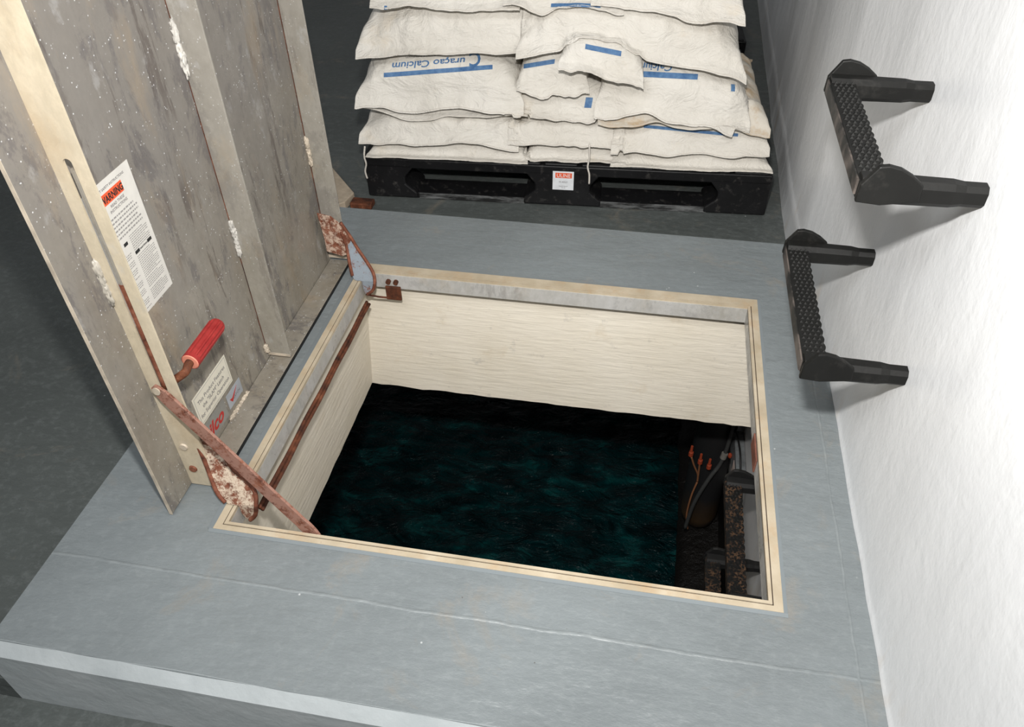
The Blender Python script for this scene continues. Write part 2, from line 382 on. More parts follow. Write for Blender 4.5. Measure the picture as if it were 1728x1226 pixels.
# thin sealant fillet round the hatch frame, painted like the floor
bm = bmesh.new()
e = 0.007
for (a, b, c2, d) in ((-e, 1+e, -e, 0), (-e, 1+e, L, L+e)):
    prism(bm, [(c2, 0.0), (c2, 0.0008 if c2 < 0 else 0.0022), (d, 0.0022 if c2 < 0 else 0.0008), (d, 0)], 0, a, b)
prism(bm, [(-e-0.004, 0), (-e-0.004, 0.0008), (0, 0.003), (0, 0)], 1, 0, L); prism(bm, [(1, 0), (1, 0.0022), (1+e, 0.0008), (1+e, 0)], 1, 0, L)
t = NT('sealant_paint', 0.35, 0.5); t.base((0.20, 0.226, 0.238)); t.bump(t.noise(60, 4), .3, .001)
struct('trim_3', bm, t.m)

# lower floor (rings the tank) 
bm = bmesh.new()
for r in ((-4.2, XE+0.01, YF-0.0178, 6.4), (XE+0.01, WX+0.35, YB-0.01, 6.4)):
    box(bm, r[0], r[1], r[2], r[3], ZL-0.03, ZL)
box(bm, -4.2, XE-0.012, YF-0.0178, YF, ZF, ZL-0.029)
box(bm, -4.2, WX+0.35, -3.0, YF-0.018, ZF-0.01, ZF)
struct('floor', bm, M_floor)
# concrete shaft under the hatch frame; the right side is open to the ladder wall
bm = bmesh.new()
n = 48
top = []; bot = []; rg = []
for i in range(n+1):
    x = -0.055 + (WX+0.055)*i/n
    wz = SLAB - 0.004 + 0.005*noise.noise(Vector((x*14, 1, 0))) + 0.004*noise.noise(Vector((x*45, 3, 0)))
    top.append(bm.verts.new((x, L+0.002, -0.005))); bot.append(bm.verts.new((x, L+0.002, wz)))
for i in range(n): bm.faces.new((top[i], bot[i], bot[i+1], top[i+1]))
# left, slightly splayed outwards
tl = []; bl = []
for i in range(n+1):
    y = -0.02 + (L+0.025)*i/n
    wz = SLAB + 0.003*noise.noise(Vector((y*20, 9, 0)))
    tl.append(bm.verts.new((0.004, y, -0.005))); bl.append(bm.verts.new((-0.034, y, wz)))
for i in range(n): bm.faces.new((tl[i], tl[i+1], bl[i+1], bl[i]))
box(bm, -0.03, WX, -0.03, -0.001, SLAB, -0.005)
struct('wall_shaft', bm, M_conc)
bm = bmesh.new()
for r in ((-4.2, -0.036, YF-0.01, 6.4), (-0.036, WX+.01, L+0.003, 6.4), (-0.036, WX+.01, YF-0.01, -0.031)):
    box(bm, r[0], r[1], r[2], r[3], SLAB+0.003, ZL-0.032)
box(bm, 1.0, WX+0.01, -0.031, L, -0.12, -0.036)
struct('ceiling_tank', bm, M_under)
# tank water
bm = bmesh.new()
nx, ny = 90, 110
g = []
for j in range(ny+1):
    row = []
    for i in range(nx+1):
        x = -1.6+2.9*i/nx; y = -0.6+3.6*j/ny
        z = -1.50 + 0.010*noise.noise(Vector((x*5, y*7, 0))) + 0.006*noise.noise(Vector((x*13, y*15, 4)))
        row.append(bm.verts.new((x, y, z)))
    g.append(row)
for j in range(ny):
    for i in range(nx): bm.faces.new((g[j][i], g[j][i+1], g[j+1][i+1], g[j+1][i]))
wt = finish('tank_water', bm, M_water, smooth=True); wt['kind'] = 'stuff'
tag(wt, 'dark teal rippled water filling the tank below the open hatch', 'water')
# ladder wall with a slight fillet at its foot, turned a little away beyond the platform
bm = bmesh.new()
ys = [-3.0 + 9.4*i/188 for i in range(189)]
prof = []
for y in ys:
    dx = 0.004*noise.noise(Vector((0, y*3.1, 0))) + 0.0025*noise.noise(Vector((0, y*11, 2)))
    dx += -0.012*max(0, min(1, (y-0.95)/0.2)) + 0.022*max(0, (y-1.3)) * 0.6
    r = []
    for z, off in ((-2.2, 0), (-1.6, 0), (-1.0, 0), (-0.5, 0), (ZL-.001, -0.004), (-0.03, -0.001), (0.0, -0.003), (0.006, -0.001), (0.02, 0.000), (0.06, 0.001), (0.25, 0.002), (0.7, 0.002), (1.5, 0.002), (3.0, 0.002)):
        r.append(bm.verts.new((WX + off + (dx if z > ZL-.01 else 0), y, z)))
    prof.append(r)
for i in range(len(ys)-1):
    for k in range(len(prof[0])-1): bm.faces.new((prof[i][k], prof[i+1][k], prof[i+1][k+1], prof[i][k+1]))
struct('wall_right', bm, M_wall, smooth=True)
bm = bmesh.new(); box(bm, -4.3, WX+.6, 6.4, 6.5, ZL, 3.0); struct('wall_back', bm, M_wall)
bm = bmesh.new(); box(bm, -4.3, -4.2, -3.0, 6.4, ZL, 3.0); struct('wall_left', bm, M_wall)
# black ledge at the waterline along the ladder wall
bm = bmesh.new()
n = 90
rows = []
for i in range(n+1):
    y = 0.2 + 2.4*i/n
    e1 = 0.975 + 0.02*noise.noise(Vector((y*6, 0, 0))) + 0.012*noise.noise(Vector((y*19, 4, 0)))
    rr = [(e1, y, -1.56), (e1+.01, y, -1.485+0.01*noise.noise(Vector((y*16, 7, 0)))), (e1+.05, y, -1.465+0.02*noise.noise(Vector((y*20, 9, 0)))), (1.10, y, -1.45+0.02*noise.noise(Vector((y*13, 12, 0)))), (WX+.002, y, -1.44)]
    rows.append([bm.verts.new(p) for p in rr])
for i in range(n):
    for k in range(4): bm.faces.new((rows[i][k], rows[i+1][k], rows[i+1][k+1], rows[i][k+1]))
struct('trim_4', bm, M_sludge, smooth=True)

# ------------------------------------------------------------------ hatch frame
HF = thing('hatch_frame', (0.5, L/2, 0), 'cream painted metal frame set flush in the grey floor around the square opening', 'hatch frame')
HF['_w'] = 1
def ring(bm, x0, x1, y0, y1, wl, wr, wf, wb, z0, z1):
    o = [(x0, y0), (x1, y0), (x1, y1), (x0, y1)]; q = [(x0+wl, y0+wf), (x1-wr, y0+wf), (x1-wr, y1-wb), (x0+wl, y1-wb)]
    for i in range(4):
        j = (i+1) % 4
        v = [bm.verts.new((*p, z)) for z in (z0, z1) for p in (o[i], o[j], q[j], q[i])]
        for f in ((0, 1, 2, 3), (4, 7, 6, 5), (0, 4, 5, 1), (1, 5, 6, 2), (2, 6, 7, 3), (3, 7, 4, 0)): bm.faces.new([v[k] for k in f])
bm = bmesh.new(); ring(bm, 0, 1, 0, L, 0.0135, 0.0150, 0.0105, 0.0270, -0.006, 0.0030); finish('outer_flange', bm, M_cream, HF)
bm = bmesh.new(); ring(bm, 0.0135, 0.985, 0.0105, L-0.0270, 0.0018, 0.0020, 0.0020, 0.0020, -0.006, 0.0010); finish('gasket', bm, M_gask, HF)
bm = bmesh.new(); ring(bm, 0.0153, 0.983, 0.0125, L-0.0290, 0.0065, 0.0060, 0.0060, 0.0025, -0.006, 0.0032); finish('inner_flange', bm, M_cream, HF)
bm = bmesh.new(); ring(bm, 0.0180, 0.981, 0.0150, L-0.0300, 0.0040, 0.0040, 0.0040, 0.0040, -0.044, -0.004); finish('frame_leg', bm, M_galv3, HF)
bm = bmesh.new(); box(bm, 0.9735, 0.9768, 0.335, 0.410, -0.041, -0.006); finish('strike_plate', bm, flat('dull_red_rust', (0.20, 0.085, 0.06), 0.9, 0.1, 0.3), HF, bevel=0.001)['label'] = 'rusty strike plate'
# small bracket with two bolts and a bent pin on the back leg, behind the hinge
bm = bmesh.new(); box(bm, 0.068, 0.109, 0.812, 0.819, -0.078, -0.036); finish('bracket', bm, M_rod, HF, bevel=0.002)
for x in (0.078, 0.098):
    bm = bmesh.new(); tube(bm, [(x, 0.8192, -0.022), (x, 0.811, -0.022)], 0.0065, 12); finish('bracket_bolt', bm, M_rod, HF)
bm = bmesh.new(); tube(bm, [(0.072, 0.810, -0.070), (0.050, 0.800, -0.062), (0.022, 0.790, -0.050)], 0.0028, 8); finish('spring_pin', bm, M_rod, HF)

# ------------------------------------------------------------------ torsion rod
bm = bmesh.new()
for k, (dx, dz) in enumerate(((0, 0), (0.0055, -0.005))):
    tube(bm, [(0.030+dx, 0.10+0.67*i/30, -0.060+dz+0.0015*math.sin(i*.7+k)) for i in range(31)], 0.0042, 10)
tr = finish('torsion_rod', bm, M_rod, smooth=True)
tag(tr, 'rust brown torsion rod running along the hinge side of the opening', 'torsion rod')

# ------------------------------------------------------------------ lid (standing vertical)
SX, LX, YA, YZ, ZB, ZT = -0.087, -0.034, 0.016, 0.856, 0.004, 0.965
LID = thing('hatch_lid', (SX, (YA+YZ)/2, ZB), 'open galvanised metal hatch lid standing upright with welded ribs and paper labels', 'hatch lid')
LID['_w'] = 1
bm = bmesh.new(); box(bm, SX-0.005, SX, YA, YZ, ZB, ZT); finish('lid_skin', bm, M_galv, LID, bevel=0.0015)
bm = bmesh.new(); box(bm, SX-0.0056, SX+0.0004, YA-0.0010, YA-0.0001, ZB, ZT); finish('plate_edge', bm, M_bolt, LID)
bm = bmesh.new(); box(bm, LX-0.0002, LX+0.0022, 0.098, 0.850, ZB-0.008, ZB+0.003); finish('edge_shade_strip', bm, M_cable, LID)  # black strip standing in for the shade under the lid's bottom lip
for yy in (0.4558, 0.8456):
    bm = bmesh.new()
    for i in range(60):
        z_ = 0.03+0.92*i/60; k_ = 0.0016*(0.5+abs(noise.noise(Vector((i*0.31, yy*9, 0)))))
        box(bm, SX, SX+0.0012, yy-k_, yy, z_, z_+0.92/60)
    finish('crease_strip', bm, M_rod, LID)  # thin uneven dark brown strips along the creases beside the ribs
# front angle with the long slot for the hold-open arm: leg standing off the skin
YL = 0.090
def slotted_leg():
    bm = bmesh.new()
    z0, z1 = 0.255, 0.672; xc = -0.0605; hw = 0.0065
    # cross-section rectangles around the slot
    for (a, b, c2, d) in ((SX, LX, ZB, z0-hw), (SX, LX, z1+hw, ZT), (SX, xc-hw, z0-hw, z1+hw), (xc+hw, LX, z0-hw, z1+hw)):
        box(bm, a, b, YL, YL+0.004, c2, d)
    # rounded ends
    for zc, sg in ((z0, -1), (z1, 1)):
        for side in (-1, 1):
            pts = [(xc+side*hw, zc+sg*hw)] + [(xc+side*hw*math.cos(a), zc+sg*hw*math.sin(a)) for a in [k*math.pi/2/6 for k in range(7)]]
            prism(bm, pts, 1, YL, YL+0.004)
    return bm
o = finish('front_angle', slotted_leg(), None or galv('cream_angle', (0.50, 0.43, 0.31), (0.61, 0.53, 0.40), 0.1, 0.10, 0.45), LID)
o['label'] = 'cream leg with a long slot'
bm = bmesh.new()
tube(bm, [(-0.0605, YL+0.008, 0.47), (-0.0605, YL+0.008, 0.66)], 0.006, 8); finish('slide_bar', bm, M_galv2, LID)
bm = bmesh.new(); tube(bm, [(-0.0605, YL+0.006, 0.262), (-0.0605, YL+0.006, 0.47)], 0.0055, 8); finish('slide_bar', bm, M_rust, LID)['label'] = 'rusty lower slide bar'
bm = bmesh.new(); box(bm, SX+0.001, LX, 0.846, 0.850, ZB+0.02, ZT); finish('back_angle', bm, M_galv2, LID, bevel=0.001)
bm = bmesh.new(); box(bm, SX+0.001, LX, YL+0.005, 0.850, ZB, ZB+0.004); box(bm, LX-.004, LX, YL+0.005, 0.850, ZB-0.006, ZB); finish('bottom_angle', bm, M_galv, LID, bevel=0.001)
bm = bmesh.new(); box(bm, SX+0.001, LX, YL+0.005, 0.845, ZT-0.006, ZT-0.002); finish('top_angle', bm, M_galv2, LID)
bm = bmesh.new(); prism(bm, [(SX, 0.024), (LX, 0.024), (LX, ZT-.01), (SX, ZT-.01)], 1, 0.456, 0.460); box(bm, SX, LX+.0005, 0.4555, 0.4625, 0.016, 0.0235); finish('stiffener', bm, M_galv2, LID, bevel=0.0008)
for q in ((0.843, 0.8455, 0.018, 0.026), (0.4545, 0.4555, 0.0165, 0.023)):
    bm = bmesh.new(); box(bm, SX+.001, LX, *q); finish('pale_weld', bm, M_bolt, LID)
def weld(z0, z1, y, s, mat=None):
    bm = bmesh.new(); n = 6
    for i in range(n): blob(bm, (SX+0.003, y-0.001+0.002*noise.noise(Vector((i*1.7, s, 0))), z0+(z1-z0)*i/(n-1)), 0.005, 0.0060+0.002*noise.noise(Vector((i*2.1, s+5, 0))), (z1-z0)/n*1.5, seed=s+i, amp=0.8)
    return finish('weld_bead', bm, mat or M_white, LID, smooth=True)
weld(0.660, 0.725, 0.455, 3); weld(0.292, 0.350, 0.455, 14); weld(0.288, 0.338, 0.846, 30, M_bolt); weld(0.030, 0.045, 0.452, 44, M_bolt)
bm = bmesh.new()
for k, (z, s) in enumerate(((0.50, 1), (0.482, 2), (0.464, 3), (0.446, 4))): blob(bm, (SX+0.001, YL-0.001, z), 0.006, 0.006, 0.016, seed=s+60, amp=.7)
finish('weld_bead', bm, galv('weld_grey', (0.36, 0.33, 0.28), (0.44, 0.41, 0.35), .3, .1, .2), LID, smooth=True)
bm = bmesh.new()
for i in range(9): blob(bm, (SX+0.002, 0.262+0.009*i, ZB+0.006), 0.0045, 0.008, 0.0035, seed=80+i, amp=.9)
finish('weld_bead', bm, M_bolt, LID, smooth=True)
for z, m in ((0.110, M_bolt), (0.050, M_rust)):
    bm = bmesh.new(); tube(bm, [(-0.070, YL+.001, z), (-0.070, YL-0.003, z)], [0.0085, 0.007], 14); finish('rivet', bm, m, LID)

# --- labels on the lid: text runs along +Y, up is +Z, faces +X
def lid_mx(y, z, lift): return MX((SX+lift, y, z), (0, 1, 0), (0, 0, 1), (1, 0, 0))
LABELS = []
HINGES = []
def label_thing(name, y0, y1, z0, z1, mat, label):
    T = thing(name, (SX, (y0+y1)/2, z0), label, 'label'); T['_w'] = 1
    LABELS.append(T)
    bm = bmesh.new(); box(bm, SX+0.0001, SX+0.0007, y0, y1, z0, z1); finish('paper', bm, mat, T)
    return T
def wordlines(bm, y0, y1, z, rng, h=0.0016, gap=0.0014, short=1.0):
    y = y0; end = y0+(y1-y0)*short
    while y < end-0.001:
        wlen = rng.uniform(0.0025, 0.0065); e = min(y+wlen, end)
        box(bm, SX+0.0007, SX+0.0009, y, e, z, z+h); y = e+gap
T = label_thing('warning_label', 0.112, 0.236, 0.368, 0.602, M_paper, 'tall white safety label with an orange red WARNING heading on the lid')
bm = bmesh.new(); merge(bm, text_bm('IMPORTANT SAFETY INSTRUCTIONS', 0.0056, xs=1.0), lid_mx(0.126, 0.5885, 0.0008)); finish('heading', bm, M_grey_ink, T)
bm = bmesh.new(); box(bm, SX+0.0007, SX+0.0010, 0.143, 0.206, 0.566, 0.5835); finish('warning_panel', bm, M_redink, T)
bm = bmesh.new(); merge(bm, text_bm('WARNING', 0.0155, xs=0.78, bold=0.0004), lid_mx(0.1475, 0.5690, 0.0011)); finish('warning_lettering', bm, M_ink, T)
bm = bmesh.new(); merge(bm, text_bm('READ THESE', 0.0066), lid_mx(0.165, 0.5575, 0.0008)); merge(bm, text_bm('INSTRUCTIONS', 0.0066), lid_mx(0.160, 0.5500, 0.0008)); finish('subheading', bm, M_grey_ink, T)
rng = random.Random(5)
bm = bmesh.new()
for k in range(6): wordlines(bm, 0.125, 0.226, 0.540-0.0068*k, rng, 0.0026, 0.0018, 0.97 if k % 3 else 0.9)
for k in range(8): wordlines(bm, 0.178, 0.227, 0.4985-0.0036*k, rng, 0.0013, 0.0012, 1 if k % 4 else .8)
for blk in ((0.460, 12), (0.4155, 5), (0.3945, 6)):
    for k in range(blk[1]): wordlines(bm, 0.179, 0.228, blk[0]-0.0036*k, rng, 0.0013, 0.0012, 1 if k % 5 else .75)
for blk in ((0.478, 14), (0.4245, 8), (0.392, 6)):
    for k in range(blk[1]): wordlines(bm, 0.122, 0.169, blk[0]-0.0036*k, rng, 0.0013, 0.0012, 1 if k % 4 else .7)
finish('fine_print', bm, M_fine_ink, T)
for y0, y1, z in ((0.160, 0.170, 0.4905), (0.178, 0.190, 0.4655), (0.214, 0.226, 0.4655)):
    bm = bmesh.new(); box(bm, SX+0.0007, SX+0.0010, y0, y1, z, z+0.0055); finish('black_mark', bm, M_ink, T)
bm = bmesh.new(); merge(bm, text_bm('MAINTENANCE', 0.0040), lid_mx(0.1915, 0.4665, 0.0009)); finish('section_heading', bm, M_ink, T)
T = label_thing('feature_label', 0.172, 0.306, 0.074, 0.144, M_paper2, 'small cream label with three lines of text below the red grip')
bm = bmesh.new()
for s, z in (('This Product Features', 0.121), ('the "SLAM" Latch', 0.105), ('for Superior Operation', 0.089)):
    merge(bm, text_bm(s, 0.0125, 'CENTER', xs=0.98), lid_mx(0.239, z-0.002, 0.0008))
finish('lettering', bm, M_grey_ink, T)
bm = bmesh.new()
for (a, b, c2, d) in ((0.176, 0.302, 0.0775, 0.0783), (0.176, 0.302, 0.1397, 0.1405), (0.176, 0.1767, 0.0775, 0.1405), (0.3013, 0.302, 0.0775, 0.1405)):
    box(bm, SX+0.0007, SX+0.0009, a, b, c2, d)
finish('border_line', bm, M_fine_ink, T)
T = label_thing('maker_label', 0.130, 0.258, 0.020, 0.068, M_foil2, 'grey metal maker plate with red script lettering by the lower edge of the lid')
bm = bmesh.new(); merge(bm, text_bm('Bilco', 0.040, shear=0.35, xs=1.05, spacing=1.0, extrude=0.0003, bold=0.0010), lid_mx(0.158, 0.030, 0.0008)); finish('lettering', bm, M_red2, T)
T = label_thing('foil_label', 0.268, 0.328, 0.026, 0.062, M_foil, 'small bluish foil label right of the red script plate')
bm = bmesh.new(); prism(bm, [(0.276, 0.046), (0.284, 0.034), (0.312, 0.056), (0.286, 0.043)], 0, SX+0.0007, SX+0.0011); finish('tick_mark', bm, M_red2, T)
bm = bmesh.new(); merge(bm, text_bm('LATCH', 0.009), lid_mx(0.290, 0.036, 0.0008)); finish('lettering', bm, M_grey_ink, T)

# --- release handle with red grip
HD = thing('release_handle', (SX, 0.11, 0.27), 'rusty release handle with a ribbed red plastic grip on the lid', 'handle'); HD['_w'] = 1
xg = -0.022
bm = bmesh.new(); tube(bm, smoothpath([(SX, 0.100, 0.235), (-0.07, 0.100, 0.250), (-0.045, 0.100, 0.268), (xg, 0.108, 0.284), (xg, 0.122, 0.289), (xg, 0.150, 0.289)]), 0.0072, 12); finish('rod', bm, M_rod, HD, smooth=True)
bm = bmesh.new()
N = 48; ys = [0.128, 0.1285, 0.136, 0.1365, 0.226, 0.232, 0.2345]; rr = [0.010, 0.0155, 0.0155, 0.0142, 0.0142, 0.0125, 0.009]
rings = []
for y, r in zip(ys, rr):
    ring_ = []
    for k in range(N):
        a = 2*math.pi*k/N; q = r*(1.0 + (0.075 if (k//2) % 2 else -0.045)*(1 if 0.136 < y < 0.23 else 0))
        ring_.append(bm.verts.new((xg+q*math.cos(a), y, 0.289+q*math.sin(a))))
    rings.append(ring_)
for i in range(len(rings)-1):
    for k in range(N): bm.faces.new((rings[i][k], rings[i][(k+1) % N], rings[i+1][(k+1) % N], rings[i+1][k]))
bm.faces.new(rings[-1]); bm.faces.new(rings[0])
finish('grip', bm, M_grip, HD)['label'] = 'ribbed red grip'
bm = bmesh.new(); tube(bm, [(xg, 0.1272, 0.289), (xg, 0.1285, 0.289)], [0.0135, 0.0150], 20); finish('grip_collar', bm, M_gripend, HD)

# ------------------------------------------------------------------ hinges
def hinge(label, rim_mat, web_mat, plate_mat, R_, L_, plate, yf):
    """R_, L_: outer and inner edge of the strap as (x, z), top to bottom; yf(z) gives its plane (it is joggled sideways)"""
    T = thing('hinge', (0.02, yf(0), 0), label, 'hinge'); T['_w'] = 1; HINGES.append(T)
    def strip(bm, A, B, t0, t1):
        n = 26; rows = []
        PA = smoothpath([(p[0], 0, p[1]) for p in A], 8); PB = smoothpath([(p[0], 0, p[1]) for p in B], 8)
        def at(P, u):
            k = u*(len(P)-1); i = min(int(k), len(P)-2); return P[i].lerp(P[i+1], k-i)
        for i in range(n+1):
            a = at(PA, i/n); b = at(PB, i/n)
            rows.append([bm.verts.new((q.x, yf(q.z)+t, q.z)) for q, t in ((a, t0), (b, t0), (b, t1), (a, t1))])
        for i in range(n):
            for k in range(4): bm.faces.new((rows[i][k], rows[i+1][k], rows[i+1][(k+1) % 4], rows[i][(k+1) % 4]))
        bm.faces.new(rows[0]); bm.faces.new(rows[-1])
    bm = bmesh.new(); strip(bm, R_, L_, -0.002, 0.002); finish('web', bm, web_mat, T)
    if plate:
        bm = bmesh.new(); prism(bm, plate, 1, yf(0.12)-0.005, yf(0.12)-0.0021); finish('mounting_plate', bm, plate_mat, T, bevel=0.001)
    for nm, P, r in (('outer_rim', R_, 0.0042), ('inner_rim', L_[:4], 0.0042)):
        bm = bmesh.new(); Q = smoothpath([(p[0], yf(p[1])-0.003, p[1]) for p in P], 5); tube(bm, Q, r, 8); finish(nm, bm, rim_mat, T, smooth=True)
    bx, bz = (R_[-2][0]+L_[-2][0])/2, (R_[-2][1]+L_[-2][1])/2
    bm = bmesh.new(); tube(bm, [(bx, yf(bz)+0.002, bz), (bx, yf(bz)+0.014, bz)], 0.008, 14); finish('pivot_pin', bm, M_rod, T)
    return T
yfar = lambda z: 0.772 + 0.038*max(0, min(1, (z-0.01)/0.08))
hinge('far rusty hinge arm by the back of the hatch, pale blue in its middle', M_rust, M_hweb, M_hplate,
      [(-0.020, 0.150), (0.000, 0.110), (0.016, 0.080), (0.040, 0.052), (0.057, 0.028), (0.060, 0.005), (0.052, -0.018), (0.036, -0.034)],
      [(-0.022, 0.125), (-0.014, 0.085), (-0.006, 0.048), (0.002, 0.018), (0.010, 0.0065), (0.0255, 0.0055), (0.0262, -0.015), (0.030, -0.032)],
      [(-0.076, 0.172), (-0.042, 0.166), (-0.014, 0.141), (0.000, 0.105), (-0.012, 0.060), (-0.030, 0.052), (-0.070, 0.062), (-0.070, 0.101)], yfar)
ynear = lambda z: 0.055 + 0.044*max(0, min(1, (z-0.012)/0.08))
NEAR_R = [(-0.020, 0.150), (-0.002, 0.100), (0.020, 0.070), (0.046, 0.055), (0.061, 0.035), (0.062, 0.010), (0.054, -0.015), (0.040, -0.032)]
NEAR_L = [(-0.046, 0.125), (-0.036, 0.075), (-0.016, 0.030), (0.002, 0.012), (0.009, 0.0065), (0.0255, 0.0055), (0.0262, -0.015), (0.032, -0.031)]
hinge('near rusty hinge arm with cream and flaking red paint beside the hold-open arm', M_rust, M_rustred, M_rustred,
      NEAR_R,
      NEAR_L,
      None, ynear)

# ------------------------------------------------------------------ hold-open arm
AR = thing('hold_open_arm', (0.06, 0.05, 0.10), 'long flat rusty hold-open arm from the lid slot to the front of the frame', 'hold open arm'); AR['_w'] = 1
A = Vector((-0.064, 0.080, 0.262)); B = Vector((0.186, 0.0215, -0.006))
d = (B-A).normalized(); nrm = Vector((0, 1, 0)); nrm = (nrm - nrm.dot(d)*d).normalized(); sd = d.cross(nrm).normalized()
bm = bmesh.new()
n = 40; Ln = (B-A).length; rows = []
for i in range(n+1):
    u = i/n; s = -0.010 + (Ln+0.022)*u
    hw = 0.0138
    if i < 4: hw = 0.0138*math.sqrt(max(0.05, 1-((4-i)/4.3)**2))
    if i > n-5: hw = 0.0150*math.sqrt(max(0.05, 1-((i-(n-4))/4.3)**2))
    c_ = A + d*s
    rows.append([bm.verts.new(c_ + sd*a*hw + nrm*b*0.0028) for a, b in ((-1, -1), (1, -1), (1, 1), (-1, 1))])
for i in range(n):
    for k in range(4): bm.faces.new((rows[i][k], rows[i+1][k], rows[i+1][(k+1) % 4], rows[i][(k+1) % 4]))
bm.faces.new(rows[0]); bm.faces.new(rows[-1])
finish('bar', bm, M_rustarm, AR, bevel=0.0006)
bm = bmesh.new(); tube(bm, [A + nrm*0.003, A - nrm*0.0050], [0.0065, 0.0075], 14); finish('top_bolt', bm, M_bolt, AR)['label'] = 'pale bolt head'
bm = bmesh.new(); tube(bm, [B + nrm*0.004, B - nrm*0.004], [0.0085, 0.008], 14); finish('lower_bolt', bm, M_rust, AR)

# ------------------------------------------------------------------ wall rungs
def build_rung(body, tread_m, edge_m):
    """rung local frame: origin on the wall at the middle of the rung, +X towards the wall"""
    T = bpy.data.objects.new('ladder_rung', None); COL.objects.link(T); T.empty_display_size = .05
    y0, y1 = -0.172, 0.172
    # tread: bar with scalloped inner edge and studs
    bm = bmesh.new()
    X0, X1 = -0.158, -0.121
    n = 16; inner = []
    for i in range(n*4+1):
        y = y0+0.012+(y1-y0-0.024)*i/(n*4); inner.append((X1+0.0028*abs(math.sin(math.pi*i/4)), y))
    prism(bm, [(X0, y0), (X1, y0)] + inner + [(X1, y1), (X0, y1)], 2, -0.012, 0.010)
    for i in range(30):
        for k in range(4):
            x = X0+0.006+k*0.0085+(0.003 if i % 2 else 0); y = y0+0.018+i*(y1-y0-0.036)/29
            s = 0.0026
            b0 = [bm.verts.new((x+a*s, y+b*s, 0.010)) for a, b in ((-1, -1), (1, -1), (1, 1), (-1, 1))]
            tp = bm.verts.new((x, y, 0.0135))
            for q in range(4): bm.faces.new((b0[q], b0[(q+1) % 4], tp))
    finish('tread', bm, tread_m, T)
    bm = bmesh.new(); prism(bm, [(X0-0.0025, y0+0.004), (X0, y0+0.002), (X0, y1-0.002), (X0-0.0025, y1-0.004)], 2, -0.013, 0.009); finish('tread_edge', bm, edge_m, T)
    # two arms into the wall, each with its raised end stop
    for s, yc in ((-1, y0), (1, y1)):
        bm = bmesh.new()
        prof = [(X0+0.002, 0.017, 0.018), (X0+0.03, 0.017, 0.018), (X0+0.055, 0.0155, 0.0180), (-0.075, 0.0150, 0.0175), (-0.040, 0.0145, 0.0170), (-0.026, 0.0125, 0.0150), (0.012, 0.0125, 0.0150)]
        rows = []
        for (x, hy, hz) in prof:
            ring8 = [(-1, -.55), (-.55, -1), (.55, -1), (1, -.55), (1, .55), (.55, 1), (-.55, 1), (-1, .55)]
            rows.append([bm.verts.new((x, yc - s*0.004 + a*hy, -0.002 + b*hz)) for a, b in ring8])
        for i in range(len(rows)-1):
            for k in range(8): bm.faces.new((rows[i][k], rows[i+1][k], rows[i+1][(k+1) % 8], rows[i][(k+1) % 8]))
        bm.faces.new(rows[0]); bm.faces.new(rows[-1])
        finish('arm', bm, body, T, smooth=False)
        bm = bmesh.new()
        yy = yc + s*0.010
        out = [(X0-0.002, -0.016), (X0-0.001, 0.010), (X0+0.016, 0.037), (X0+0.028, 0.039), (X0+0.044, 0.0355), (X0+0.060, 0.027), (X0+0.076, 0.0145), (X0+0.078, -0.010), (X0+0.03, -0.0185)]
        prism(bm, out, 1, yy-0.0045, yy+0.0045); finish('end_stop', bm, body, T, bevel=0.002)
    return T
def copy_tree(o, parent=None):
    c_ = o.copy(); COL.objects.link(c_)
    if parent is not None: c_.parent = parent
    for ch in [q for q in bpy.data.objects if q.parent == o]: copy_tree(ch, c_)
    return c_
RG = 'black plastic ladder rungs fixed to the wall'
rung = build_rung(M_rung, M_tread, M_worn); rung.location = (WX, 0.428, 0.635)
tag(rung, 'uppermost black plastic ladder rung on the white wall', 'ladder rung', RG)
r2 = copy_tree(rung); r2.location = (WX, 0.430, 0.312)
tag(r2, 'second black ladder rung, low on the white wall beside the grey platform', 'ladder rung', RG)
r3 = build_rung(M_cable, M_wet, M_wet); r3.location = (WX, 0.430, -0.385)
tag(r3, 'speckled black ladder rung seen inside the hatch opening, nearer of two', 'ladder rung', RG)
r4 = copy_tree(r3); r4.location = (WX, 0.430, -0.715)
tag(r4, 'lowest ladder rung inside the hatch, mostly hidden under the one above', 'ladder rung', RG)

# ------------------------------------------------------------------ pump pipe, cables, meter in the tank
bm = bmesh.new()
tube(bm, [(1.045, 1.30, SLAB+.01), (1.050, 1.30, -0.9), (1.053, 1.30, -1.36), (1.053, 1.30, -1.405), (1.053, 1.30, -1.43)], [0.071, 0.071, 0.071, 0.062, 0.03], 32)
tag(finish('drop_pipe', bm, M_dpipe, smooth=True), 'thick black vertical pipe hanging in the tank with a brown lower end', 'pipe')
CT = thing('conduit', (1.06, 1.21, -1.2), 'thin grey slanted conduit clamped across the black pipe', 'conduit'); CT['_w'] = 1
bm = bmesh.new(); tube(bm, smoothpath([(1.10, 1.24, -0.60), (1.092, 1.225, -0.827), (1.080, 1.215, -0.975), (1.046, 1.195, -1.06), (1.013, 1.19, -1.20), (1.000, 1.19, -1.36)]), 0.0072, 12); finish('tube', bm, M_conduit, CT, smooth=True)
bm = bmesh.new(); tube(bm, [(1.0835, 1.213, -0.935), (1.0805, 1.212, -0.958)], 0.0115, 12); finish('clamp', bm, flat('dull_clamp', (0.20, 0.19, 0.17)), CT)
bm = bmesh.new(); blob(bm, (1.099, 1.196, -0.925), 0.007, 0.007, 0.012, 5); finish('orange_tip', bm, M_orange, CT)
MT = thing('meter_box', (WX, 1.15, -0.88), 'small grey box with a pinkish label on the wall under the slab', 'junction box'); MT['_w'] = 1
bm = bmesh.new(); box(bm, WX-0.035, WX-0.001, 1.06, 1.26, -0.95, -0.86); finish('housing', bm, M_meter, MT, bevel=0.004)
